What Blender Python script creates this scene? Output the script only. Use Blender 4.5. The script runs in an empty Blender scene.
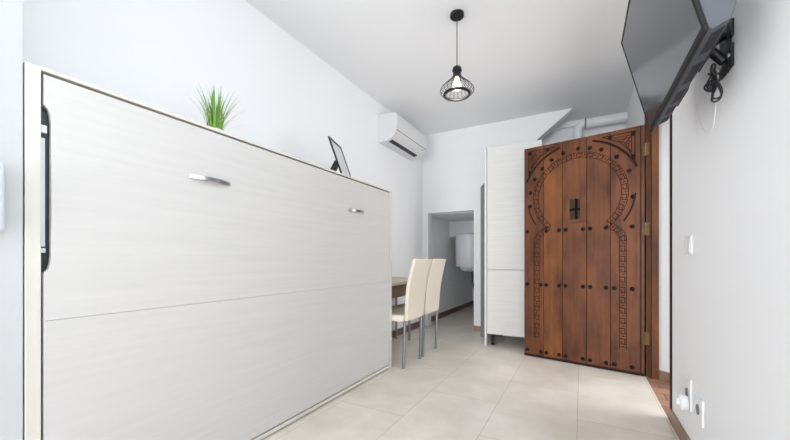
import bpy, bmesh, math, random
from mathutils import Vector, Matrix
random.seed(7)
S = bpy.context.scene
COL = S.collection
PI = math.pi

# ------------------------------------------------------------------ materials
def lin(c):
    return tuple(((v/255)/12.92 if v/255 <= .04045 else ((v/255+.055)/1.055)**2.4) for v in c) + (1,)

def mat(name, rgb, rough=.5, metal=0, spec=.5, bump=0, bscale=40, var=0, vscale=(3, 3, 3), emit=0, detail=4, alpha=None, trans=0):
    m = bpy.data.materials.new(name); m.use_nodes = True
    nt = m.node_tree; b = nt.nodes['Principled BSDF']
    b.inputs['Base Color'].default_value = lin(rgb)
    b.inputs['Roughness'].default_value = rough
    b.inputs['Metallic'].default_value = metal
    b.inputs['Specular IOR Level'].default_value = spec
    if trans: b.inputs['Transmission Weight'].default_value = trans
    if emit:
        b.inputs['Emission Color'].default_value = lin(rgb); b.inputs['Emission Strength'].default_value = emit
    tc = nt.nodes.new('ShaderNodeTexCoord')
    if var:
        mp = nt.nodes.new('ShaderNodeMapping'); mp.inputs['Scale'].default_value = vscale
        nz = nt.nodes.new('ShaderNodeTexNoise'); nz.inputs['Scale'].default_value = 1; nz.inputs['Detail'].default_value = detail
        rp = nt.nodes.new('ShaderNodeMapRange')
        rp.inputs['From Min'].default_value = .3; rp.inputs['From Max'].default_value = .7
        rp.inputs['To Min'].default_value = 1-var; rp.inputs['To Max'].default_value = 1+var*.4
        mx = nt.nodes.new('ShaderNodeMix'); mx.data_type = 'RGBA'; mx.blend_type = 'MULTIPLY'
        mx.inputs['Factor'].default_value = 1
        nt.links.new(tc.outputs['Object'], mp.inputs['Vector']); nt.links.new(mp.outputs['Vector'], nz.inputs['Vector'])
        nt.links.new(nz.outputs['Fac'], rp.inputs['Value'])
        cb = nt.nodes.new('ShaderNodeCombineColor')
        for k in range(3): nt.links.new(rp.outputs['Result'], cb.inputs[k])
        mx.inputs[6].default_value = lin(rgb)
        nt.links.new(cb.outputs['Color'], mx.inputs[7])
        nt.links.new(mx.outputs[2], b.inputs['Base Color'])
    if bump:
        n2 = nt.nodes.new('ShaderNodeTexNoise'); n2.inputs['Scale'].default_value = bscale; n2.inputs['Detail'].default_value = 3
        bp = nt.nodes.new('ShaderNodeBump'); bp.inputs['Strength'].default_value = bump; bp.inputs['Distance'].default_value = .01
        nt.links.new(tc.outputs['Object'], n2.inputs['Vector']); nt.links.new(n2.outputs['Fac'], bp.inputs['Height'])
        nt.links.new(bp.outputs['Normal'], b.inputs['Normal'])
    return m

def floor_mat():
    m = mat('stone_tile', (203, 196, 186), rough=.22, spec=.5)
    nt = m.node_tree; b = nt.nodes['Principled BSDF']
    tc = nt.nodes.new('ShaderNodeTexCoord')
    sp = nt.nodes.new('ShaderNodeSeparateXYZ'); nt.links.new(tc.outputs['Object'], sp.inputs[0])
    ax = nt.nodes.new('ShaderNodeMath'); ax.inputs[1].default_value = .98+.4775*8
    ay = nt.nodes.new('ShaderNodeMath'); ay.inputs[1].default_value = -1.9+.95*8
    nt.links.new(sp.outputs['X'], ax.inputs[0]); nt.links.new(sp.outputs['Y'], ay.inputs[0])
    cv = nt.nodes.new('ShaderNodeCombineXYZ')
    nt.links.new(ay.outputs[0], cv.inputs[0]); nt.links.new(ax.outputs[0], cv.inputs[1])
    br = nt.nodes.new('ShaderNodeTexBrick')
    br.inputs['Scale'].default_value = 1; br.inputs['Brick Width'].default_value = .95; br.inputs['Row Height'].default_value = .4775
    br.inputs['Mortar Size'].default_value = .0024; br.inputs['Mortar Smooth'].default_value = .4; br.offset = .5
    br.inputs['Color1'].default_value = lin((228, 222, 213)); br.inputs['Color2'].default_value = lin((222, 215, 206))
    br.inputs['Mortar'].default_value = lin((190, 179, 166))
    nt.links.new(cv.outputs[0], br.inputs['Vector'])
    nz = nt.nodes.new('ShaderNodeTexNoise'); nz.inputs['Scale'].default_value = 2.6; nz.inputs['Detail'].default_value = 7; nz.inputs['Roughness'].default_value = .6
    nz.inputs['Distortion'].default_value = .15
    nt.links.new(tc.outputs['Object'], nz.inputs['Vector'])
    rp = nt.nodes.new('ShaderNodeMapRange'); rp.inputs['From Min'].default_value = .3; rp.inputs['From Max'].default_value = .7
    rp.inputs['To Min'].default_value = .84; rp.inputs['To Max'].default_value = 1.08
    nt.links.new(nz.outputs['Fac'], rp.inputs['Value'])
    cb = nt.nodes.new('ShaderNodeCombineColor')
    nt.links.new(rp.outputs['Result'], cb.inputs[0]); nt.links.new(rp.outputs['Result'], cb.inputs[1])
    r3 = nt.nodes.new('ShaderNodeMapRange'); r3.inputs['From Min'].default_value = .3; r3.inputs['From Max'].default_value = .7
    r3.inputs['To Min'].default_value = .79; r3.inputs['To Max'].default_value = 1.11
    nt.links.new(nz.outputs['Fac'], r3.inputs['Value']); nt.links.new(r3.outputs['Result'], cb.inputs[2])
    mx = nt.nodes.new('ShaderNodeMix'); mx.data_type = 'RGBA'; mx.blend_type = 'MULTIPLY'; mx.inputs['Factor'].default_value = 1
    nt.links.new(br.outputs['Color'], mx.inputs[6]); nt.links.new(cb.outputs['Color'], mx.inputs[7])
    nt.links.new(mx.outputs[2], b.inputs['Base Color'])
    rr = nt.nodes.new('ShaderNodeMapRange'); rr.inputs['To Min'].default_value = .29; rr.inputs['To Max'].default_value = .35
    nt.links.new(nz.outputs['Fac'], rr.inputs['Value']); nt.links.new(rr.outputs['Result'], b.inputs['Roughness'])
    return m

def terra_mat():
    m = mat('terracotta_tile', (152, 112, 90), rough=.5)
    nt = m.node_tree; b = nt.nodes['Principled BSDF']; tc = nt.nodes.new('ShaderNodeTexCoord')
    br = nt.nodes.new('ShaderNodeTexBrick'); br.inputs['Scale'].default_value = 1
    br.inputs['Brick Width'].default_value = .26; br.inputs['Row Height'].default_value = .13; br.inputs['Mortar Size'].default_value = .004
    br.inputs['Color1'].default_value = lin((168, 128, 104)); br.inputs['Color2'].default_value = lin((134, 96, 76)); br.inputs['Mortar'].default_value = lin((92, 72, 62))
    nt.links.new(tc.outputs['Object'], br.inputs['Vector']); nt.links.new(br.outputs['Color'], b.inputs['Base Color'])
    return m

def wood_mat(name, dark, light, axis=2, seed=0.0, rough=.46):
    """stained timber, grain along the axis, cloudy patches and knots; offset differs per object"""
    m = mat(name, light, rough=rough, spec=.28)
    nt = m.node_tree; b = nt.nodes['Principled BSDF']
    tc = nt.nodes.new('ShaderNodeTexCoord'); oi = nt.nodes.new('ShaderNodeObjectInfo')
    sc = nt.nodes.new('ShaderNodeVectorMath'); sc.operation = 'SCALE'; sc.inputs[0].default_value = (7, 3, 11)
    nt.links.new(oi.outputs['Random'], sc.inputs['Scale'])
    ad = nt.nodes.new('ShaderNodeVectorMath'); ad.operation = 'ADD'
    nt.links.new(tc.outputs['Object'], ad.inputs[0]); nt.links.new(sc.outputs[0], ad.inputs[1])
    mp = nt.nodes.new('ShaderNodeMapping')
    v = [26, 26, 26]; v[axis] = 1.3; mp.inputs['Scale'].default_value = v
    nt.links.new(ad.outputs[0], mp.inputs['Vector'])
    g = nt.nodes.new('ShaderNodeTexNoise'); g.inputs['Scale'].default_value = 1; g.inputs['Detail'].default_value = 7; g.inputs['Distortion'].default_value = .7
    nt.links.new(mp.outputs['Vector'], g.inputs['Vector'])
    mp2 = nt.nodes.new('ShaderNodeMapping')
    v = [5, 5, 5]; v[axis] = 2.4; mp2.inputs['Scale'].default_value = v
    nt.links.new(ad.outputs[0], mp2.inputs['Vector'])
    c = nt.nodes.new('ShaderNodeTexNoise'); c.inputs['Scale'].default_value = 1; c.inputs['Detail'].default_value = 4
    nt.links.new(mp2.outputs['Vector'], c.inputs['Vector'])
    s1 = nt.nodes.new('ShaderNodeMath'); s1.operation = 'MULTIPLY'; s1.inputs[1].default_value = .32
    s2 = nt.nodes.new('ShaderNodeMath'); s2.operation = 'MULTIPLY_ADD'; s2.inputs[1].default_value = .72
    nt.links.new(g.outputs['Fac'], s1.inputs[0]); nt.links.new(c.outputs['Fac'], s2.inputs[0]); nt.links.new(s1.outputs[0], s2.inputs[2])
    r = nt.nodes.new('ShaderNodeValToRGB')
    r.color_ramp.elements[0].position = .36; r.color_ramp.elements[0].color = lin(dark)
    r.color_ramp.elements[1].position = .66; r.color_ramp.elements[1].color = lin(light)
    nt.links.new(s2.outputs[0], r.inputs['Fac']); nt.links.new(r.outputs['Color'], b.inputs['Base Color'])
    bp = nt.nodes.new('ShaderNodeBump'); bp.inputs['Strength'].default_value = .15; bp.inputs['Distance'].default_value = .004
    nt.links.new(g.outputs['Fac'], bp.inputs['Height']); nt.links.new(bp.outputs['Normal'], b.inputs['Normal'])
    return m

M = dict(
    wall=mat('white_plaster', (240, 241, 243), rough=.9, spec=.2, bump=.12, bscale=9),
    ceiling=mat('ceiling_plaster', (236, 237, 239), rough=.95, spec=.1, bump=.08, bscale=9),
    wall_dimmed=mat('dimmed_white_wall', (190, 192, 194), rough=.6, spec=.3),  # wall stub colour darkened to offset the strong window light on it
    niche=mat('alcove_plaster', (238, 239, 241), rough=.95, spec=.1, bump=.1, bscale=9),
    floor=floor_mat(),
    terra=terra_mat(),
    skirt=mat('clay_skirting', (156, 130, 112), rough=.5, var=.2, vscale=(9, 9, 9)),
    skirt_dark=mat('brown_skirting', (112, 92, 80), rough=.45, var=.2, vscale=(6, 6, 6)),
    white_wood=mat('whitewashed_wood', (200, 198, 196), rough=.48, spec=.35, var=.04, vscale=(30, 1.6, 50), detail=6),
    white_edge=mat('whitewashed_edge', (210, 207, 199), rough=.5, var=.05, vscale=(30, 2, 50)),
    white_upright=mat('whitewashed_upright', (208, 205, 198), rough=.5, var=.05, vscale=(40, 40, 2)),
    cab_wood=mat('white_grained_door', (222, 222, 220), rough=.5, spec=.3, var=.05, vscale=(2.2, 30, 55), detail=5),
    gap=mat('shadow_gap_board', (104, 98, 92), rough=.8),
    black=mat('black_plastic', (26, 27, 31), rough=.45),
    black_metal=mat('black_metal', (30, 30, 34), rough=.4, metal=.3),
    steel=mat('brushed_steel', (176, 176, 178), rough=.28, metal=1),
    chrome=mat('satin_steel_tube', (150, 151, 155), rough=.3, metal=.9),
    white_plastic=mat('white_plastic', (236, 237, 238), rough=.35),
    ac=mat('ac_white', (218, 219, 220), rough=.4),
    cream=mat('cream_leatherette', (220, 212, 197), rough=.45, bump=.05, bscale=120),
    table=mat('beige_tabletop', (206, 192, 170), rough=.45, var=.12, vscale=(20, 2, 20)),
    table_wood=mat('brown_oak', (140, 118, 100), rough=.5, var=.25, vscale=(25, 3, 25)),
    tank=mat('white_enamel', (224, 226, 230), rough=.3),
    grey=mat('grey_board', (124, 126, 129), rough=.6),
    copper=mat('dark_pipe', (70, 66, 64), rough=.5, metal=.4),
    wood=wood_mat('carved_door_wood', (66, 36, 21), (119, 71, 42)),
    wood2=wood_mat('warm_door_wood', (74, 40, 19), (138, 83, 43)),
    post=wood_mat('door_frame_wood', (72, 40, 20), (110, 68, 38)),
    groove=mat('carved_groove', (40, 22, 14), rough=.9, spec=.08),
    mould=mat('dark_stained_moulding', (42, 23, 16), rough=.55, spec=.2),
    peep=mat('peep_dark', (72, 58, 50), rough=1, spec=.05),
    grille=mat('grille_iron', (22, 18, 17), rough=.8, spec=.1),
    nail=mat('iron_nail', (30, 22, 20), rough=.5, metal=.3, spec=.2),
    brass=mat('aged_brass', (104, 80, 46), rough=.5, metal=.4, var=.3, vscale=(60, 60, 60)),
    screen=mat('glossy_screen', (70, 74, 80), rough=.12, spec=.6),
    tv_back=mat('tv_charcoal', (76, 78, 85), rough=.55),
    tv_bezel=mat('tv_bezel_black', (18, 18, 20), rough=.5, spec=.2),
    tv_vent=mat('tv_vent_black', (30, 31, 36), rough=.7),
    bulb=mat('glowing_bulb', (255, 240, 215), rough=.3, emit=2.5),
    blade=mat('grass_green', (118, 166, 62), rough=.55, var=.35, vscale=(60, 60, 25)),
    pot=mat('white_pot', (225, 225, 222), rough=.5),
    print=mat('pale_print', (208, 210, 214), rough=.25, spec=.5),
    lever=mat('white_lever', (200, 205, 212), rough=.4),
)

# ------------------------------------------------------------------ mesh helpers
def box(bm, x0, x1, y0, y1, z0, z1):
    v = [bm.verts.new(p) for p in ((x0,y0,z0),(x1,y0,z0),(x1,y1,z0),(x0,y1,z0),(x0,y0,z1),(x1,y0,z1),(x1,y1,z1),(x0,y1,z1))]
    for f in ((0,3,2,1),(4,5,6,7),(0,1,5,4),(1,2,6,5),(2,3,7,6),(3,0,4,7)): bm.faces.new([v[i] for i in f])
    return bm

def prism(bm, poly, axis, a, b):
    """extrude a 2-D polygon along an axis: 'x' poly=(y,z), 'y' poly=(x,z), 'z' poly=(x,y)"""
    def P(p, t):
        return {'x': (t, p[0], p[1]), 'y': (p[0], t, p[1]), 'z': (p[0], p[1], t)}[axis]
    A = [bm.verts.new(P(p, a)) for p in poly]; B = [bm.verts.new(P(p, b)) for p in poly]
    n = len(poly)
    bm.faces.new(A); bm.faces.new(list(reversed(B)))
    for i in range(n): bm.faces.new([A[i], B[i], B[(i+1) % n], A[(i+1) % n]])
    return bm

def tube(bm, pts, r, n=10, closed=False):
    pts = [Vector(p) for p in pts]; m = len(pts)
    R = r if isinstance(r, (list, tuple)) else [r]*m
    rings = []; up = None
    for i, p in enumerate(pts):
        if closed: t = pts[(i+1) % m]-pts[i-1]
        else: t = pts[min(i+1, m-1)]-pts[max(i-1, 0)]
        t.normalize()
        if up is None:
            up = Vector((0, 0, 1)) if abs(t.z) < .9 else Vector((1, 0, 0))
        up = (up-t*up.dot(t)).normalized(); s = t.cross(up)
        rings.append([bm.verts.new(p+(up*math.cos(2*PI*k/n)+s*math.sin(2*PI*k/n))*R[i]) for k in range(n)])
    for i in range(m if closed else m-1):
        a, b = rings[i], rings[(i+1) % m]
        for k in range(n): bm.faces.new([a[k], a[(k+1) % n], b[(k+1) % n], b[k]])
    if not closed:
        bm.faces.new(list(reversed(rings[0]))); bm.faces.new(rings[-1])
    return bm

def lathe(bm, prof, n=32, c=(0, 0)):
    rings = []
    for r, z in prof:
        if r < 1e-6: rings.append([bm.verts.new((c[0], c[1], z))])
        else: rings.append([bm.verts.new((c[0]+r*math.cos(2*PI*k/n), c[1]+r*math.sin(2*PI*k/n), z)) for k in range(n)])
    for a, b in zip(rings, rings[1:]):
        for k in range(n):
            q = [a[k % len(a)], a[(k+1) % len(a)], b[(k+1) % len(b)], b[k % len(b)]]
            u = []
            for v in q:
                if v not in u: u.append(v)
            if len(u) > 2: bm.faces.new(u)
    for g in (rings[0], rings[-1]):
        if len(g) > 2: bm.faces.new(g)
    return bm

def obj(name, bm, m, parent=None, bevel=0, smooth=False, seg=2, keep=True):
    bmesh.ops.recalc_face_normals(bm, faces=bm.faces)
    me = bpy.data.meshes.new(name); bm.to_mesh(me); bm.free()
    o = bpy.data.objects.new(name, me); COL.objects.link(o)
    me.materials.append(M[m] if isinstance(m, str) else m)
    if bevel:
        b = o.modifiers.new('bevel', 'BEVEL'); b.width = bevel; b.segments = seg; b.limit_method = 'ANGLE'; b.angle_limit = math.radians(40)
    if smooth:
        for p in me.polygons: p.use_smooth = True
        if smooth == 'auto':
            try: me.set_sharp_from_angle(angle=math.radians(40))
            except Exception: pass
    if parent: o.parent = parent
    return o

def bx(name, dims, m, parent=None, bevel=.002, **k): return obj(name, box(bmesh.new(), *dims), m, parent, bevel, **k)
def tag(o, label=None, cat=None, group=None, kind=None):
    for k, v in (('label', label), ('category', cat), ('group', group), ('kind', kind)):
        if v: o[k] = v
    return o
def thing(name, label, cat, loc=(0, 0, 0), rz=0, group=None):
    o = bpy.data.objects.new(name, None); COL.objects.link(o); o.location = loc; o.rotation_euler = (0, 0, rz)
    o.empty_display_size = .1
    return tag(o, label, cat, group)
def struct(name, bm, m, parent=None, **k):
    return tag(obj(name, bm, m, parent, **k), kind='structure')
def copy_tree(o, parent=None):
    c = o.copy(); COL.objects.link(c); c.parent = parent
    for ch in list(o.children): copy_tree(ch, c)
    return c

# ------------------------------------------------------------------ room
XL, XR, YB, YF, ZC = -2.07, .48, -4.4, 4.63, 2.79
NX = -1.51                                   # face of the wall stub beside the bed
D0, D1, DZ = 2.64, 3.50, 2.12                # doorway in the right wall
bm = box(bmesh.new(), XL-.2, XR-.015, YB-.2, 7.4, -.1, 0); struct('floor', bm, 'floor')
bm = box(bmesh.new(), XR-.015, 1.9, YB-.2, 5.3, -.1, 0); struct('floor_entry', bm, 'terra')
bm = box(bmesh.new(), XL-.2, XR+.2, YB-.2, 5.25, ZC, ZC+.1); struct('ceiling', bm, 'ceiling')
bm = box(bmesh.new(), XL-.15, XL, .3785, 7.4, 0, ZC); struct('wall_left', bm, 'wall')
bm = box(bmesh.new(), XL-.15, NX-.002, YB, .3785, 0, ZC); struct('wall_near_left', bm, 'wall_dimmed')
# right wall with the doorway, and an unseen window added for side light
bm = bmesh.new()
prism(bm, [(1.1, 0), (D0, 0), (D0, DZ), (D1+.05, DZ), (D1+.05, 0), (5.2, 0), (5.2, ZC), (1.1, ZC)], 'x', XR, XR+.16)
box(bm, XR, XR+.16, YB, -.5, 0, ZC); box(bm, XR, XR+.16, -.5, 1.1, 0, 1.3); box(bm, XR, XR+.16, -.5, 1.1, 2.6, ZC)
struct('wall_right', bm, 'wall')
# far wall: alcove opening, and a slanting cut above the tall cabinet
bm = bmesh.new()
prism(bm, [(XL, 0), (-1.975, 0), (-1.975, 1.648), (-1.297, 1.648), (-1.297, 0), (-.80, 0), (-.80, 2.243), (-.095, ZC), (XL, ZC)], 'y', YF, YF+.12)
struct('wall_far', bm, 'wall')
bm = box(bmesh.new(), -.9, XR+.16, 5.12, 5.2, 0, ZC); struct('wall_recess', bm, 'wall')
bm = box(bmesh.new(), -.9, XR, 5.06, 5.12, 2.72, ZC); struct('trim_4', bm, 'wall')
bm = box(bmesh.new(), -.92, -.82, YF+.12, 5.12, 0, ZC); struct('wall_recess_side', bm, 'wall')
# alcove under the stairs
bm = box(bmesh.new(), -1.28, -1.16, YF+.12, 7.4, 0, 1.75); struct('wall_alcove_right', bm, 'niche')
bm = bmesh.new(); prism(bm, [(YF+.12, 1.64), (5.83, 1.64), (5.83, 1.37), (7.4, 1.30), (7.4, 1.75), (YF+.12, 1.75)], 'x', XL, -1.28)
struct('ceiling_alcove', bm, 'niche')
bm = box(bmesh.new(), XL, -1.16, 7.3, 7.4, 0, 1.5); struct('wall_alcove_back', bm, 'niche')
# back wall with the window that lights the room
bm = bmesh.new()
box(bm, XL-.15, -1.45, YB-.15, YB, 0, ZC); box(bm, .1, XR+.16, YB-.15, YB, 0, ZC)
box(bm, -1.45, .1, YB-.15, YB, 0, .15); box(bm, -1.45, .1, YB-.15, YB, 2.5, ZC)
struct('wall_back', bm, 'wall')
bm = bmesh.new()
for d in ((-1.45, -1.39, .15, 2.5), (.04, .1, .15, 2.5), (-.70, -.65, .21, 2.44), (-1.39, .04, .15, .21), (-1.39, .04, 2.44, 2.5)): box(bm, d[0], d[1], YB-.06, YB-.02, d[2], d[3])
struct('window_1', bm, 'wall')
bm = bmesh.new()
for d in ((-.5, -.44, 1.3, 2.6), (1.04, 1.1, 1.3, 2.6), (-.44, 1.04, 1.3, 1.36), (-.44, 1.04, 2.54, 2.6)): box(bm, XR+.03, XR+.07, d[0], d[1], d[2], d[3])
struct('added_window_2', bm, 'wall')  # unseen window, added to let side light onto the left wall
# little hall outside the doorway
bm = bmesh.new(); prism(bm, [(.548, D1-.005), (.80, 3.28), (1.9, 3.28), (1.9, 3.6), (.548, 3.6)], 'z', 0, ZC); struct('wall_entry', bm, 'wall')
bm = bmesh.new(); prism(bm, [(.546, D1-.012), (.798, 3.272), (1.9, 3.272), (1.9, 3.28), (.80, 3.28), (.548, D1-.005)], 'z', 0, .075)
struct('baseboard_entry', bm, 'skirt')
# skirtings
struct('baseboard_right', box(bmesh.new(), XR-.012, XR, YB, D0-.002, 0, .07), 'skirt')
struct('baseboard_left', box(bmesh.new(), XL, XL+.012, 2.73, 7.3, 0, .085), 'skirt_dark')
struct('baseboard_far', box(bmesh.new(), -1.297, -1.12, YF-.012, YF, 0, .07), 'skirt')
# door frame
bm = bmesh.new(); box(bm, .468, .545, 3.505, 3.60, 0, 2.11); box(bm, .5, .548, 3.47, 3.505, 0, 2.11)
struct('trim_1', bm, 'post', bevel=.004)
struct('trim_2', box(bmesh.new(), .474, .56, D0-.012, D0+.03, 0, 2.11), 'mould', bevel=.003)
struct('trim_3', box(bmesh.new(), .468, .56, D0-.012, 3.6, 2.11, 2.2), 'post', bevel=.003)

# ------------------------------------------------------------------ carved wooden door (open leaf)
dl = math.atan2(-.203, .975)
door = thing('door_1', 'carved brown wooden door with horseshoe arch and iron nails, standing open', 'door', (-.515, 3.70, .004), dl)
door['kind'] = 'structure'
DW, DH = .992, 2.094
bx('door_backing', (.001, DW-.001, .016, .045, 0, DH), 'groove', door, 0)
edges = [0, .187, .358, .564, .749, DW]
for i in range(5):
    a = edges[i]+(.0022 if i else 0); b = edges[i+1]-(.0022 if i < 4 else 0)
    o = bx('plank', (a, b, 0, .018, 0, DH), 'wood2' if i == 1 else 'wood', door, .0015)
def ribbon(bm, pts, w, y0=-.0012, y1=.001):
    """a raised strip w wide following a polyline on the face of the door"""
    pts = [Vector((p[0], p[1])) for p in pts]
    for a, b in zip(pts, pts[1:]):
        d = b-a
        if d.length < 1e-6: continue
        d.normalize(); n = Vector((-d.y, d.x))*w/2; e = d*w*.35
        q = [a-e-n, b+e-n, b+e+n, a-e+n]
        prism(bm, [(p.x, p.y) for p in q], 'y', y0, y1)
CU, CZ = .485, 1.565
def arc(r, a0, a1, n=40): return [(CU+r*math.cos(math.radians(a0+(a1-a0)*k/n)), CZ+r*math.sin(math.radians(a0+(a1-a0)*k/n))) for k in range(n+1)]
# centre path of the key-pattern band: left pilaster, neck, horseshoe, neck, right pilaster
ang = -49
path = [(.120, .20), (.120, 1.175), (.150, 1.225)] + arc(.372, 180-ang, ang, 64) + [(.812, 1.225), (.842, 1.175), (.842, .20)]
path = [Vector(p) for p in path]
cum = [0]
for a, b in zip(path, path[1:]): cum.append(cum[-1]+(b-a).length)
def at(s, t):
    s = max(0, min(cum[-1]-1e-6, s))
    i = max(k for k in range(len(cum)-1) if cum[k] <= s)
    d = (path[i+1]-path[i]).normalized(); p = path[i]+d*(s-cum[i])
    return (p.x-d.y*t, p.y+d.x*t)
bm = bmesh.new()
HW = .025; nper = int(cum[-1]/.088); per = cum[-1]/nper
for side in (-HW, HW):
    ribbon(bm, [at(cum[-1]*k/160, side) for k in range(161)], .0042)
for k in range(nper):
    s = k*per; e = HW*.55
    ribbon(bm, [at(s, -HW), at(s, e), at(s+per*.5, e), at(s+per*.5, -e), at(s+per*.25, -e)], .0052)
    ribbon(bm, [at(s+per*.75, e), at(s+per*.75, -HW*.2)], .0052)
    ribbon(bm, [at(s+per*.5, e), at(s+per*.5, HW)], .0052)
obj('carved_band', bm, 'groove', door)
for a0, a1, r in ((22.5, 75, .496), (107, 158, .496), (-36, -4, .447), (186, 214, .447)):
    bm = bmesh.new(); tube(bm, [(p[0], -.002, p[1]) for p in arc(r, a0, a1, 26)], .009 if r > .46 else .006, 8)
    obj('arch_moulding', bm, 'mould', door, smooth=True)
for s in (-1, 1):
    bm = bmesh.new(); X = lambda u: CU+s*u
    tri = [(X(.442), 2.055), (X(.205), 2.055), (X(.335), 1.985), (X(.40), 1.905), (X(.442), 1.815), (X(.442), 2.055)]
    ribbon(bm, tri, .006)
    ribbon(bm, [(X(.418), 2.03), (X(.29), 2.03), (X(.365), 1.975), (X(.418), 1.885), (X(.418), 2.03)], .004)
    ribbon(bm, [(X(.44), 2.053), (X(.37), 1.962)], .005); ribbon(bm, [(X(.41), 2.012), (X(.335), 2.005)], .004); ribbon(bm, [(X(.40), 2.005), (X(.398), 1.93)], .004)
    ribbon(bm, [(X(.385), 2.03), (X(.355), 1.985)], .004); ribbon(bm, [(X(.418), 1.98), (X(.38), 1.955)], .004)
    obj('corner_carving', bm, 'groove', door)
# raised rim up both long edges
for a, b in ((.0, .012), (DW-.03, DW-.022)):
    bx('edge_line', (a, b, -.003, .001, .0, DH), 'mould' if a > .1 else 'wood', door, .001)
bx('kick_strip', (.002, DW-.002, -.004, .001, 0, .022), 'mould', door, .001)
# iron nails
nails = []
for z in (1.252, .722, .058):
    for u in (.028, .160, .212, .330, .386, .533, .592, .716, .778, .908):
        if z > 1.2 and u in (.160, .778): continue
        nails.append((u, z))
for a in (-8, 22, 44, 63, 76, 89, 106, 121, 136, 152, 170, 188): nails.append((CU+.432*math.cos(math.radians(a)), CZ+.432*math.sin(math.radians(a))))
for s in (-1, 1): nails += [(CU+s*.430, 2.038), (CU+s*.262, 2.042), (CU+s*.432, 1.845)]
proto = None
for u, z in nails:
    if proto is None:
        bm = bmesh.new(); lathe(bm, [(0, .011), (.008, .010), (.015, .005), (.0185, 0), (.0185, -.002)], 12)
        bmesh.ops.rotate(bm, verts=bm.verts, cent=(0, 0, 0), matrix=Matrix.Rotation(PI/2, 3, 'X'))
        proto = obj('nail', bm, 'nail', door, smooth=True); o = proto
    else:
        o = proto.copy(); COL.objects.link(o); o.parent = door
    o.location = (u, 0, z)
# peep window
bm = bmesh.new()
for d in ((.396, .422, -.008, .004, 1.345, 1.565), (.512, .546, -.008, .004, 1.345, 1.565), (.396, .546, -.008, .004, 1.535, 1.566), (.388, .554, -.013, .004, 1.312, 1.346)):
    box(bm, *d)
pw = obj('peep_window', bm, 'wood', door, bevel=.002)
bx('peep_opening', (.422, .512, -.002, .003, 1.346, 1.535), 'peep', pw, 0)
bm = bmesh.new(); box(bm, .468, .490, -.007, -.002, 1.346, 1.535); box(bm, .422, .512, -.009, -.003, 1.425, 1.447)
tube(bm, [(.479, -.014, 1.436), (.479, -.004, 1.436)], .018, 10)
obj('iron_grille', bm, 'grille', pw)
# hinges
for z in (1.885, 1.225, .318):
    bm = bmesh.new(); tube(bm, [(DW+.003, -.006, z-.055), (DW+.003, -.006, z+.055)], .007, 10)
    box(bm, DW-.016, DW, -.005, .0005, z-.05, z+.05); box(bm, DW+.006, DW+.034, -.005, .0005, z-.052, z+.052)
    for k in (-.034, 0, .034):
        tube(bm, [(DW+.022, -.008, z+k), (DW+.022, 0, z+k)], .006, 8)
    obj('hinge', bm, 'brass', door, bevel=.001)

# ------------------------------------------------------------------ fold-down wall bed
bed = thing('wall_bed', 'closed white wood fold-down wall bed filling the left wall', 'bed', (NX, .383, 0))
Y0, Y1, T = 0, 2.327, .036                     # along the wall, from the near to the far side
def upr(y0, y1): return (-.555, 0, y0, y1, 0, 1.592)
bx('side_panel', upr(Y0, T), 'white_upright', bed, .0015); bx('side_panel', upr(Y1-T, Y1), 'white_upright', bed, .0015)
bx('top_board', (-.555, .004, T+.0005, Y1-T-.0005, 1.580, 1.592), 'white_edge', bed, .0015)
bx('plinth', (-.555, 0, T+.0005, Y1-T-.0005, .012, .033), 'white_edge', bed, .0015)
bx('bed_interior', (-.55, -.030, T+.0005, Y1-T-.0005, .0005, 1.579), 'gap', bed, 0)
P0, P1 = T+.006, Y1-T-.005
ZS0, ZT, ZB = .781, 1.571, .042
notch = [(P0, .935), (P0+.012, .948), (P0+.016, .965), (P0+.018, .99), (P0+.018, 1.42), (P0+.016, 1.445), (P0+.012, 1.462), (P0, 1.475)]
bm = bmesh.new(); prism(bm, [(P0, ZS0+.0005), (P1, ZS0+.0005), (P1, ZT), (P0, ZT)] + list(reversed(notch)), 'x', -.020, 0)
up = obj('front_panel', bm, 'white_wood', bed, bevel=.001)
bx('front_panel', (-.020, 0, P0, P1, ZB, ZS0-.0005), 'white_wood', bed, .001)
for yc in (.602, 1.768):
    bm = bmesh.new()
    n = 18; top = []; bot = []
    for k in range(n+1):
        t = -1+2*k/n; d = .004+.026*(1-t*t)
        top.append((d, yc+t*.1)); bot.append((d-.006 if abs(t) < .9 else d-.004, yc+t*.1))
    prism(bm, top+list(reversed(bot)), 'z', 1.334, 1.352)
    tag(obj('handle', bm, 'steel', up, bevel=.001), 'curved brushed steel pull handle')
mech = bx('lift_mechanism', (-.029, -.022, T+.001, P0+.028, .93, 1.48), 'black', bed, 0)
bx('lever', (-.021, -.012, T+.002, P0+.007, 1.02, 1.37), 'lever', mech, .002)
bx('bracket', (-.021, -.006, T+.001, P0+.010, 1.385, 1.41), 'lever', mech, .002)
bx('bracket', (-.021, -.008, T+.001, P0+.007, 1.00, 1.015), 'lever', mech, .002)

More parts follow.
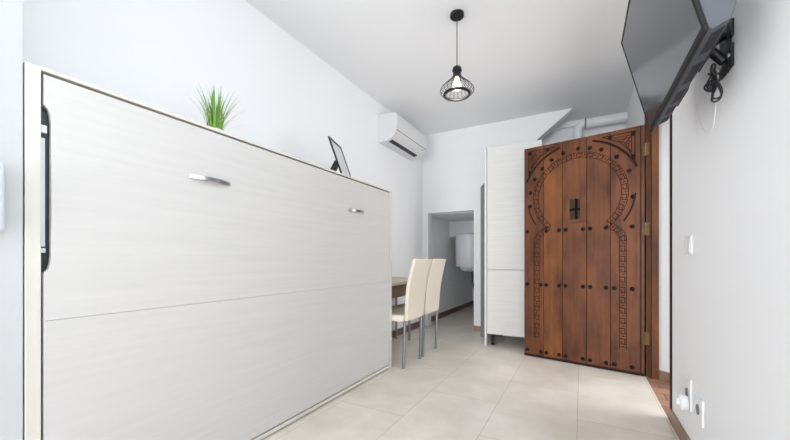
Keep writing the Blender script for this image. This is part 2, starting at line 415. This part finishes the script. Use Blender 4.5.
# ------------------------------------------------------------------ plant and picture on the bed
pl = thing('potted_grass', 'tuft of artificial green grass in a pot on top of the wall bed', 'plant', (-1.72, 1.15, 1.5925))
obj('pot', lathe(bmesh.new(), [(0, 0), (.036, 0), (.048, .072), (.042, .072), (.040, .06), (0, .06)], 24), 'pot', pl, smooth='auto')
bm = bmesh.new()
for k in range(150):
    a = random.uniform(0, 2*PI); r0 = .038*math.sqrt(random.random()); lean = random.uniform(.0, .11)*(.3+r0/.032)*.85
    h = random.uniform(.15, .262)-lean*.5; w = random.uniform(.0018, .0034); dx, dy = math.cos(a), math.sin(a)
    tx, ty = -dy, dx; prev = None
    for i in range(6):
        t = i/5; L = lean*t*t; ww = w*(1-t)**.6+.0002
        p = Vector((dx*(r0+L), dy*(r0+L), .058+h*t))
        q = [bm.verts.new(p+Vector((tx, ty, 0))*ww), bm.verts.new(p-Vector((tx, ty, 0))*ww)]
        if prev: bm.faces.new([prev[0], prev[1], q[1], q[0]])
        prev = q
tag(obj('grass', bm, 'blade', pl), kind='stuff')

pf = thing('picture_frame', 'dark framed photo frame leaning back on top of the wall bed', 'picture frame', (-1.575, 2.075, 1.597), math.radians(18))
lean = math.radians(-19.5)
def leaned(bm):
    bmesh.ops.rotate(bm, verts=bm.verts, cent=(0, 0, 0), matrix=Matrix.Rotation(lean, 3, 'Y')); return bm
FW, FH, FB = .272, .335, .017
bm = bmesh.new()
for d in ((-.012, 0, 0, FW, 0, FB), (-.012, 0, 0, FW, FH-FB, FH), (-.012, 0, 0, FB, FB, FH-FB), (-.012, 0, FW-FB, FW, FB, FH-FB)): box(bm, *d)
obj('frame', leaned(bm), 'black_metal', pf, bevel=.001)
bm = box(bmesh.new(), -.009, -.004, FB, FW-FB, FB, FH-FB); obj('picture', leaned(bm), 'print', pf)
bm = bmesh.new(); prism(bm, [(-.072, .15), (-.092, .15), (-.178, .0), (-.13, .0)], 'y', .07, .13)
obj('easel_stand', bm, 'black_metal', pf)

# ------------------------------------------------------------------ air conditioner
ac = thing('air_conditioner', 'white split air conditioner high on the left wall', 'air conditioner', (XL+.001, 3.39, 2.33))
L = .845
prof = [(0, 0), (.105, .002), (.165, .024), (.205, .055), (.232, .095), (.246, .15), (.250, .205), (.244, .27), (.236, .292), (.215, .306), (0, .322)]
bm = bmesh.new(); prism(bm, prof, 'y', 0, L)
obj('housing', bm, 'ac', ac, bevel=.004)
def acface(y0, y1, a, b, off, m, name, par):
    (xa, za), (xb, zb) = a, b; d = Vector((xb-xa, zb-za)).normalized(); n = Vector((d.y, -d.x))*off
    bm = bmesh.new(); prism(bm, [(xa-n.x, za-n.y), (xb-n.x, zb-n.y), (xb+n.x, zb+n.y), (xa+n.x, za+n.y)], 'y', y0, y1)
    return obj(name, bm, m, par)
acface(.012, L-.012, (.2365, .107), (.2380, .1125), .0012, 'gap', 'panel_seam', ac)
acface(.05, L-.11, (.112, .0046), (.158, .0214), .0015, 'black', 'air_slot', ac)
acface(.07, L-.17, (.045, .001), (.095, .0018), .003, 'ac', 'louvre_flap', ac)
acface(L-.10, L-.075, (.222, .080), (.228, .09), .0015, 'gap', 'display', ac)

# ------------------------------------------------------------------ pendant lamp
lp = thing('pendant_lamp', 'black wire cage pendant lamp hanging from the ceiling', 'lamp', (-.811, 2.444, 0))
obj('canopy', lathe(bmesh.new(), [(0, ZC-.026), (.044, ZC-.026), (.051, ZC-.02), (.051, ZC-.0005), (0, ZC-.0005)], 32), 'black_metal', lp, smooth='auto')
obj('cord', tube(bmesh.new(), [(0, 0, ZC-.024), (0, 0, 2.395)], .0034, 8), 'black', lp, smooth=True)
obj('socket', lathe(bmesh.new(), [(0, 2.408), (.014, 2.405), (.030, 2.394), (.035, 2.378), (.035, 2.366), (.029, 2.362), (.029, 2.336), (.033, 2.331), (.033, 2.324), (0, 2.324)], 28), 'black_metal', lp, smooth='auto')
cp = [(.030, 2.328), (.042, 2.312), (.066, 2.291), (.092, 2.268), (.113, 2.246), (.124, 2.229), (.123, 2.214), (.111, 2.203), (.091, 2.198)]
bm = bmesh.new()
for k in range(24):
    a = 2*PI*k/24; tube(bm, [(r*math.cos(a), r*math.sin(a), z) for r, z in cp], .0018, 5)
obj('wire_cage', bm, 'black_metal', lp, smooth=True)
obj('cage_ring', tube(bmesh.new(), [(.091*math.cos(2*PI*k/48), .091*math.sin(2*PI*k/48), 2.196) for k in range(48)], .0108, 10, True), 'black_metal', lp, smooth=True)
obj('bulb', lathe(bmesh.new(), [(0, 2.226), (.018, 2.229), (.030, 2.240), (.033, 2.256), (.029, 2.275), (.020, 2.296), (.014, 2.325), (0, 2.325)], 24), 'bulb', lp, smooth=True)

# ------------------------------------------------------------------ dining table and two chairs
tb = thing('dining_table', 'small beige topped table against the left wall behind the chairs', 'table', (0, 0, 0))
bx('tabletop', (XL+.003, -1.545, 2.735, 3.78, .728, .757), 'table', tb, .003)
bx('apron', (XL+.02, -1.60, 2.80, 3.70, .60, .7275), 'table_wood', tb, .002)
for y in (2.80, 3.72):
    for x in (XL+.06, -1.83): obj('leg', tube(bmesh.new(), [(x, y, 0), (x, y, .5995)], .014, 10), 'chrome', tb, smooth='auto')

ch = thing('dining_chair', 'cream leatherette dining chair nearer the wall bed', 'chair', (-1.40, 2.905, 0), 0, 'cream dining chairs')
r_leg = .0145
bm = bmesh.new()
zs = [(.425, .022), (.47, .024), (.55, .028), (.63, .034), (.71, .044), (.79, .058), (.87, .077), (.94, .096), (.982, .106)]
fr = [(x+.017, z) for z, x in zs]; bk = [(x-.017, z) for z, x in zs]
def wdt(z): return .176+.010*math.sin(min(1, max(0, (z-.43)/.55))*PI)
V = []
for (xf, z), (xb, _) in zip(fr, bk):
    w = wdt(z); V.append([bm.verts.new(p) for p in ((xf, -w, z), (xf+.005, 0, z), (xf, w, z), (xb, w, z), (xb+.005, 0, z), (xb, -w, z))])
for a, b in zip(V, V[1:]):
    for k in range(6): bm.faces.new([a[k], a[(k+1) % 6], b[(k+1) % 6], b[k]])
bm.faces.new(V[0]); bm.faces.new(V[-1])
obj('backrest', bm, 'cream', ch, bevel=.008, smooth='auto', seg=3)
bm = bmesh.new(); box(bm, -.40, .004, -.19, .19, .415, .475)
obj('seat', bm, 'cream', ch, bevel=.018, smooth='auto', seg=4)
for s in (-1, 1):
    obj('leg', tube(bmesh.new(), [(.0, s*.178, 0), (.008, s*.178, .2), (.014, s*.178, .424)], r_leg, 10), 'chrome', ch, smooth='auto')
    obj('leg', tube(bmesh.new(), [(-.385, s*.172, 0), (-.372, s*.172, .414)], r_leg, 10), 'chrome', ch, smooth='auto')
c2 = copy_tree(ch); c2.location = (-1.405, 3.33, 0)
c2['label'] = 'cream leatherette dining chair nearer the alcove with the water heater'

# ------------------------------------------------------------------ water heater in the alcove
wh = thing('water_heater', 'white cylindrical water heater hung inside the alcove', 'water heater', (-1.64, 5.58, .012))
r = .225
obj('tank', lathe(bmesh.new(), [(0, 1.385), (.19, 1.382), (.218, 1.37), (r, 1.35), (r, .845), (.222, .84), (0, .84)], 40), 'tank', wh, smooth='auto')
obj('bottom_cap', lathe(bmesh.new(), [(0, .839), (.15, .839), (.14, .80), (.10, .765), (0, .755)], 36), 'tank', wh, smooth='auto')
bx('wall_bracket', (.15, .352, -.12, .12, 1.1, 1.14), 'tank', wh)
for dy in (-.05, .05):
    obj('water_pipe', tube(bmesh.new(), [(.06, dy, .78), (.07, dy, .6), (.10, dy, .45), (.12, dy, -.008)], .011, 8), 'copper' if dy < 0 else 'chrome', wh, smooth=True)

# ------------------------------------------------------------------ tall cabinet and the grey board beside it
cb_ = thing('tall_cabinet', 'tall white two-door cabinet partly behind the open wooden door', 'cabinet', (-.95, 3.93, 0))
bx('side_panel', (-.019, 0, -.035, .60, .0, 2.245), 'cab_wood', cb_, .0015)
bx('side_panel', (.56, .578, .022, .60, .09, 2.245), 'cab_wood', cb_, .0015)
bx('carcass', (.0005, .559, .022, .60, .128, 2.235), 'white_plastic', cb_, 0)
bx('upper_door', (.003, .575, 0, .020, .868, 2.243), 'cab_wood', cb_, .0015)
bx('lower_door', (.003, .575, 0, .020, .130, .852), 'cab_wood', cb_, .0015)
bx('rail_gap', (.003, .559, .0205, .0215, .84, .88), 'white_upright', cb_, 0)
for x, y in ((.05, .06), (.52, .06), (.05, .54), (.52, .54)):
    obj('foot', lathe(bmesh.new(), [(0, 0), (.022, 0), (.022, .012), (.014, .02), (.014, .1), (.03, .11), (.03, .1275), (0, .1275)], 16, (x, y)), 'black', cb_, smooth='auto')
bm = bmesh.new(); prism(bm, [(0, 0), (.085, 0), (.085, 1.93), (.045, 1.93), (0, 1.885)], 'y', 0, .035)
gb = obj('upright_board', bm, 'grey', None, bevel=.003); gb.location = (-1.120, 4.30, 0)
tag(gb, 'narrow grey board standing upright between alcove and tall white cabinet', 'board')

# ------------------------------------------------------------------ duct in the high recess
du = thing('ventilation_duct', 'white round duct with an elbow in the recess above the cabinet', 'duct', (0, 4.93, 2.68))
obj('horizontal_run', tube(bmesh.new(), [(.045, 0, .0), (XR-.003, 0, .004)], .058, 24), 'white_plastic', du, smooth='auto')
obj('joint_collar', tube(bmesh.new(), [(.030, 0, 0), (.046, 0, 0)], .064, 24), 'grey', du, smooth='auto')
pts = [(.031, 0, 0), (.005, 0, -.002), (-.02, 0, -.014), (-.038, 0, -.036), (-.046, 0, -.065), (-.046, 0, -.2), (-.046, 0, -.7)]
obj('downpipe', tube(bmesh.new(), pts, .055, 24), 'white_plastic', du, smooth='auto')

# ------------------------------------------------------------------ television on a bracket
tilt = math.atan2(.127, .5)
tv = thing('television', 'flat black television tilted down on the right wall', 'television', (.31, 1.75, 1.64))
tv.rotation_euler = (0, -tilt, 0)               # local z runs up the screen, local x towards the wall
TW, TH = .45, .516
bm = bmesh.new(); b_ = .012
for d in ((0, .012, -TW, TW, 0, b_*1.6), (0, .012, -TW, TW, TH-b_, TH), (0, .012, -TW, -TW+b_, b_*1.6, TH-b_), (0, .012, TW-b_, TW, b_*1.6, TH-b_)): box(bm, *d)
obj('bezel', bm, 'tv_bezel', tv, bevel=.002)
bx('screen', (.002, .010, -TW+b_, TW-b_, b_*1.6, TH-b_), 'screen', tv, 0)
bx('rear_shell', (.0125, .022, -TW+.002, TW-.002, .002, TH-.002), 'tv_back', tv, .004)
bm = bmesh.new(); prism(bm, [(.0225, .004), (.070, .012), (.092, .05), (.092, .33), (.05, .48), (.0225, .50)], 'y', -TW+.02, TW-.05)
hs = obj('rear_housing', bm, 'tv_back', tv, bevel=.004)
for y0, y1 in ((-.40, -.27), (-.20, -.05), (.02, .14), (.19, .27), (.32, .38)):
    bm = bmesh.new(); prism(bm, [(.032, .0045), (.064, .0100), (.064, .0140), (.032, .0085)], 'y', y0, y1)
    obj('vent_slot', bm, 'tv_vent', hs)
for y0, y1 in ((-.30, -.10), (.05, .22)):
    bm = bmesh.new(); prism(bm, [(.0712, .0125), (.0900, .0455), (.0940, .0445), (.0752, .0105)], 'y', y0, y1); obj('port_recess', bm, 'tv_vent', hs)

br = thing('tv_bracket', 'black metal bracket holding the television to the right wall', 'bracket', (XR, 1.72, 1.80))
bm = bmesh.new(); box(bm, -.010, -.0005, -.06, .06, -.125, -.042); box(bm, -.010, -.0005, -.06, .06, -.015, .045); box(bm, -.012, -.0005, -.035, .035, -.125, .045)
obj('wall_plate', bm, 'black_metal', br, bevel=.002)
for z0, z1 in ((-.08, -.03), (.02, -.005)):
    obj('arm', tube(bmesh.new(), [(-.0125, 0, z0), (-.050, 0, z1)], .016, 10), 'black_metal', br, smooth='auto')
for y in (-.042, .042): obj('bolt', tube(bmesh.new(), [(-.016, y, -.08), (-.0101, y, -.08)], .010, 10), 'steel', br, smooth='auto')

# cables
def loop(bm, c, ry, rz, rot, n=26, r=.0033, dx=.01):
    tube(bm, [(c[0]+dx*math.sin(4*PI*k/n), c[1]+ry*math.cos(2*PI*k/n)*math.cos(rot)-rz*math.sin(2*PI*k/n)*math.sin(rot), c[2]+ry*math.cos(2*PI*k/n)*math.sin(rot)+rz*math.sin(2*PI*k/n)*math.cos(rot)) for k in range(n)], r, 8, True)
bm = bmesh.new()
loop(bm, (.430, 1.70, 1.665), .028, .042, .3); loop(bm, (.437, 1.74, 1.660), .024, .038, -.4); loop(bm, (.431, 1.67, 1.605), .018, .052, -.25)
loop(bm, (.440, 1.685, 1.62), .022, .044, .2); loop(bm, (.425, 1.71, 1.635), .03, .02, .8)
tube(bm, [(.434, 1.71, 1.62), (.434, 1.702, 1.66), (.436, 1.70, 1.68), (.446, 1.77, 1.70), (.452, 1.80, 1.74)], .0055, 8)
tag(obj('power_cable', bm, 'black', smooth=True), 'black cable coiled in loops hanging below the television', 'cable')
bm = bmesh.new()
tube(bm, [(XR-.004, 2.12, 1.72), (XR-.003, 2.08, 1.64), (XR-.0022, 2.02, 1.57), (XR-.0022, 1.96, 1.525), (XR-.0022, 1.90, 1.515), (XR-.0022, 1.87, 1.54), (XR-.0022, 1.85, 1.60), (XR-.004, 1.842, 1.68)], .0017, 8)
tag(obj('antenna_cable', bm, 'white_plastic', smooth=True), 'thin white cable looping down the wall beneath the television', 'cable')

# ------------------------------------------------------------------ switch, sockets, handset
sw = thing('light_switch', 'white double light switch on the right wall near the doorway', 'switch', (XR, 2.245, 1.05))
bx('switch_plate', (-.009, -.0005, -.062, .062, -.047, .047), 'white_plastic', sw, .003)
for y in (-.027, .027):
    bm = bmesh.new(); prism(bm, [(-.0095, -.037), (-.0145, -.037), (-.0115, .037), (-.0095, .037)], 'y', y-.024, y+.024); obj('rocker', bm, 'white_plastic', sw, bevel=.0015)
def socket(y, z, w, h, label):
    s = thing('wall_socket', label, 'socket', (XR, y, z), 0, 'sockets low on the right wall')
    bx('socket_plate', (-.010, -.0005, -w, w, -h, h), 'white_plastic', s, .003)
    rg = obj('socket_well', lathe(bmesh.new(), [(.021, 0), (.024, 0), (.024, .003), (.021, .003), (.019, .001), (0, .001)], 20), 'grey', s)
    rg.rotation_euler = (0, -PI/2, 0); rg.location = (-.0105, 0, 0)
    return s
s1 = socket(2.245, .30, .052, .080, 'white wall socket with a plug in it, low on the right wall')
s2 = socket(2.06, .285, .060, .060, 'empty white wall socket low on the right wall')
pg = thing('plug_adapter', 'round white plug adapter in the socket low on the right wall', 'plug', (XR-.0145, 2.222, .255))
b1 = obj('plug_body', lathe(bmesh.new(), [(0, 0), (.034, 0), (.040, .008), (.040, .026), (.032, .034), (0, .034)], 24), 'white_plastic', pg, smooth='auto'); b1.rotation_euler = (0, -PI/2, 0)
b2 = obj('plug_grip', tube(bmesh.new(), [(-.0345, 0, 0), (-.046, 0, 0)], [.022, .016], 16), 'white_plastic', pg, smooth='auto')
hd = thing('intercom_handset', 'white rounded intercom handset on the wall beside the bed', 'intercom', (NX, .275, 1.16))
bx('base_plate', (-.0015, .022, -.066, .040, -.095, .095), 'white_plastic', hd, .006)
bx('receiver', (.0225, .048, -.034, .058, -.103, .103), 'lever', hd, .02, seg=5, smooth='auto')

# ------------------------------------------------------------------ light
def area(name, loc, rot, sx, sy, power, color=(1, 1, 1)):
    l = bpy.data.lights.new(name, 'AREA'); l.shape = 'RECTANGLE'; l.size = sx; l.size_y = sy; l.energy = power; l.color = color
    o = bpy.data.objects.new(name, l); COL.objects.link(o); o.location = loc; o.rotation_euler = rot; return o
area('window_daylight', (-.675, YB-.08, 1.6), (PI/2, 0, 0), 1.54, 1.75, 42, (.905, .957, 1))
area('ceiling_fill_light', (-.675, YB-.1, .5), (math.radians(128), 0, 0), 1.54, .6, 215, (.98, .985, 1))  # added lamp, tilted upward to brighten the ceiling
area('left_wall_fill_light', (XR+.12, .3, 1.95), (PI/2, 0, PI/2), 1.6, 1.3, 42, (.90, .955, 1))  # lamp at the added side window, brightens the left wall
area('entry_daylight', (1.6, 2.75, 1.5), (PI/2, 0, math.radians(80)), 1.0, 2.0, 60, (1, .98, .97))
pb = bpy.data.lights.new('bulb_light', 'POINT'); pb.energy = 4; pb.color = (1, .93, .82); pb.shadow_soft_size = .03
o = bpy.data.objects.new('bulb_light', pb); COL.objects.link(o); o.location = (-.811, 2.444, 2.19)
w = bpy.data.worlds.new('world'); S.world = w; w.use_nodes = True
w.node_tree.nodes['Background'].inputs['Color'].default_value = (.85, .93, 1, 1); w.node_tree.nodes['Background'].inputs['Strength'].default_value = 1.0

# ------------------------------------------------------------------ camera
cam = bpy.data.cameras.new('camera'); cam.sensor_width = 36; cam.lens = 36*343/790; cam.shift_y = 39/790; cam.clip_start = .02
co = bpy.data.objects.new('camera', cam); COL.objects.link(co)
co.location = (0, 0, .98); co.rotation_euler = (PI/2, 0, math.radians(28.6))
S.camera = co
S.view_settings.view_transform = 'Standard'; S.view_settings.look = 'None'
S.view_settings.exposure = -0.36; S.view_settings.gamma = 1
try: S.view_settings.use_curve_mapping = False
except Exception: pass
S.cycles.max_bounces = 16; S.cycles.diffuse_bounces = 10
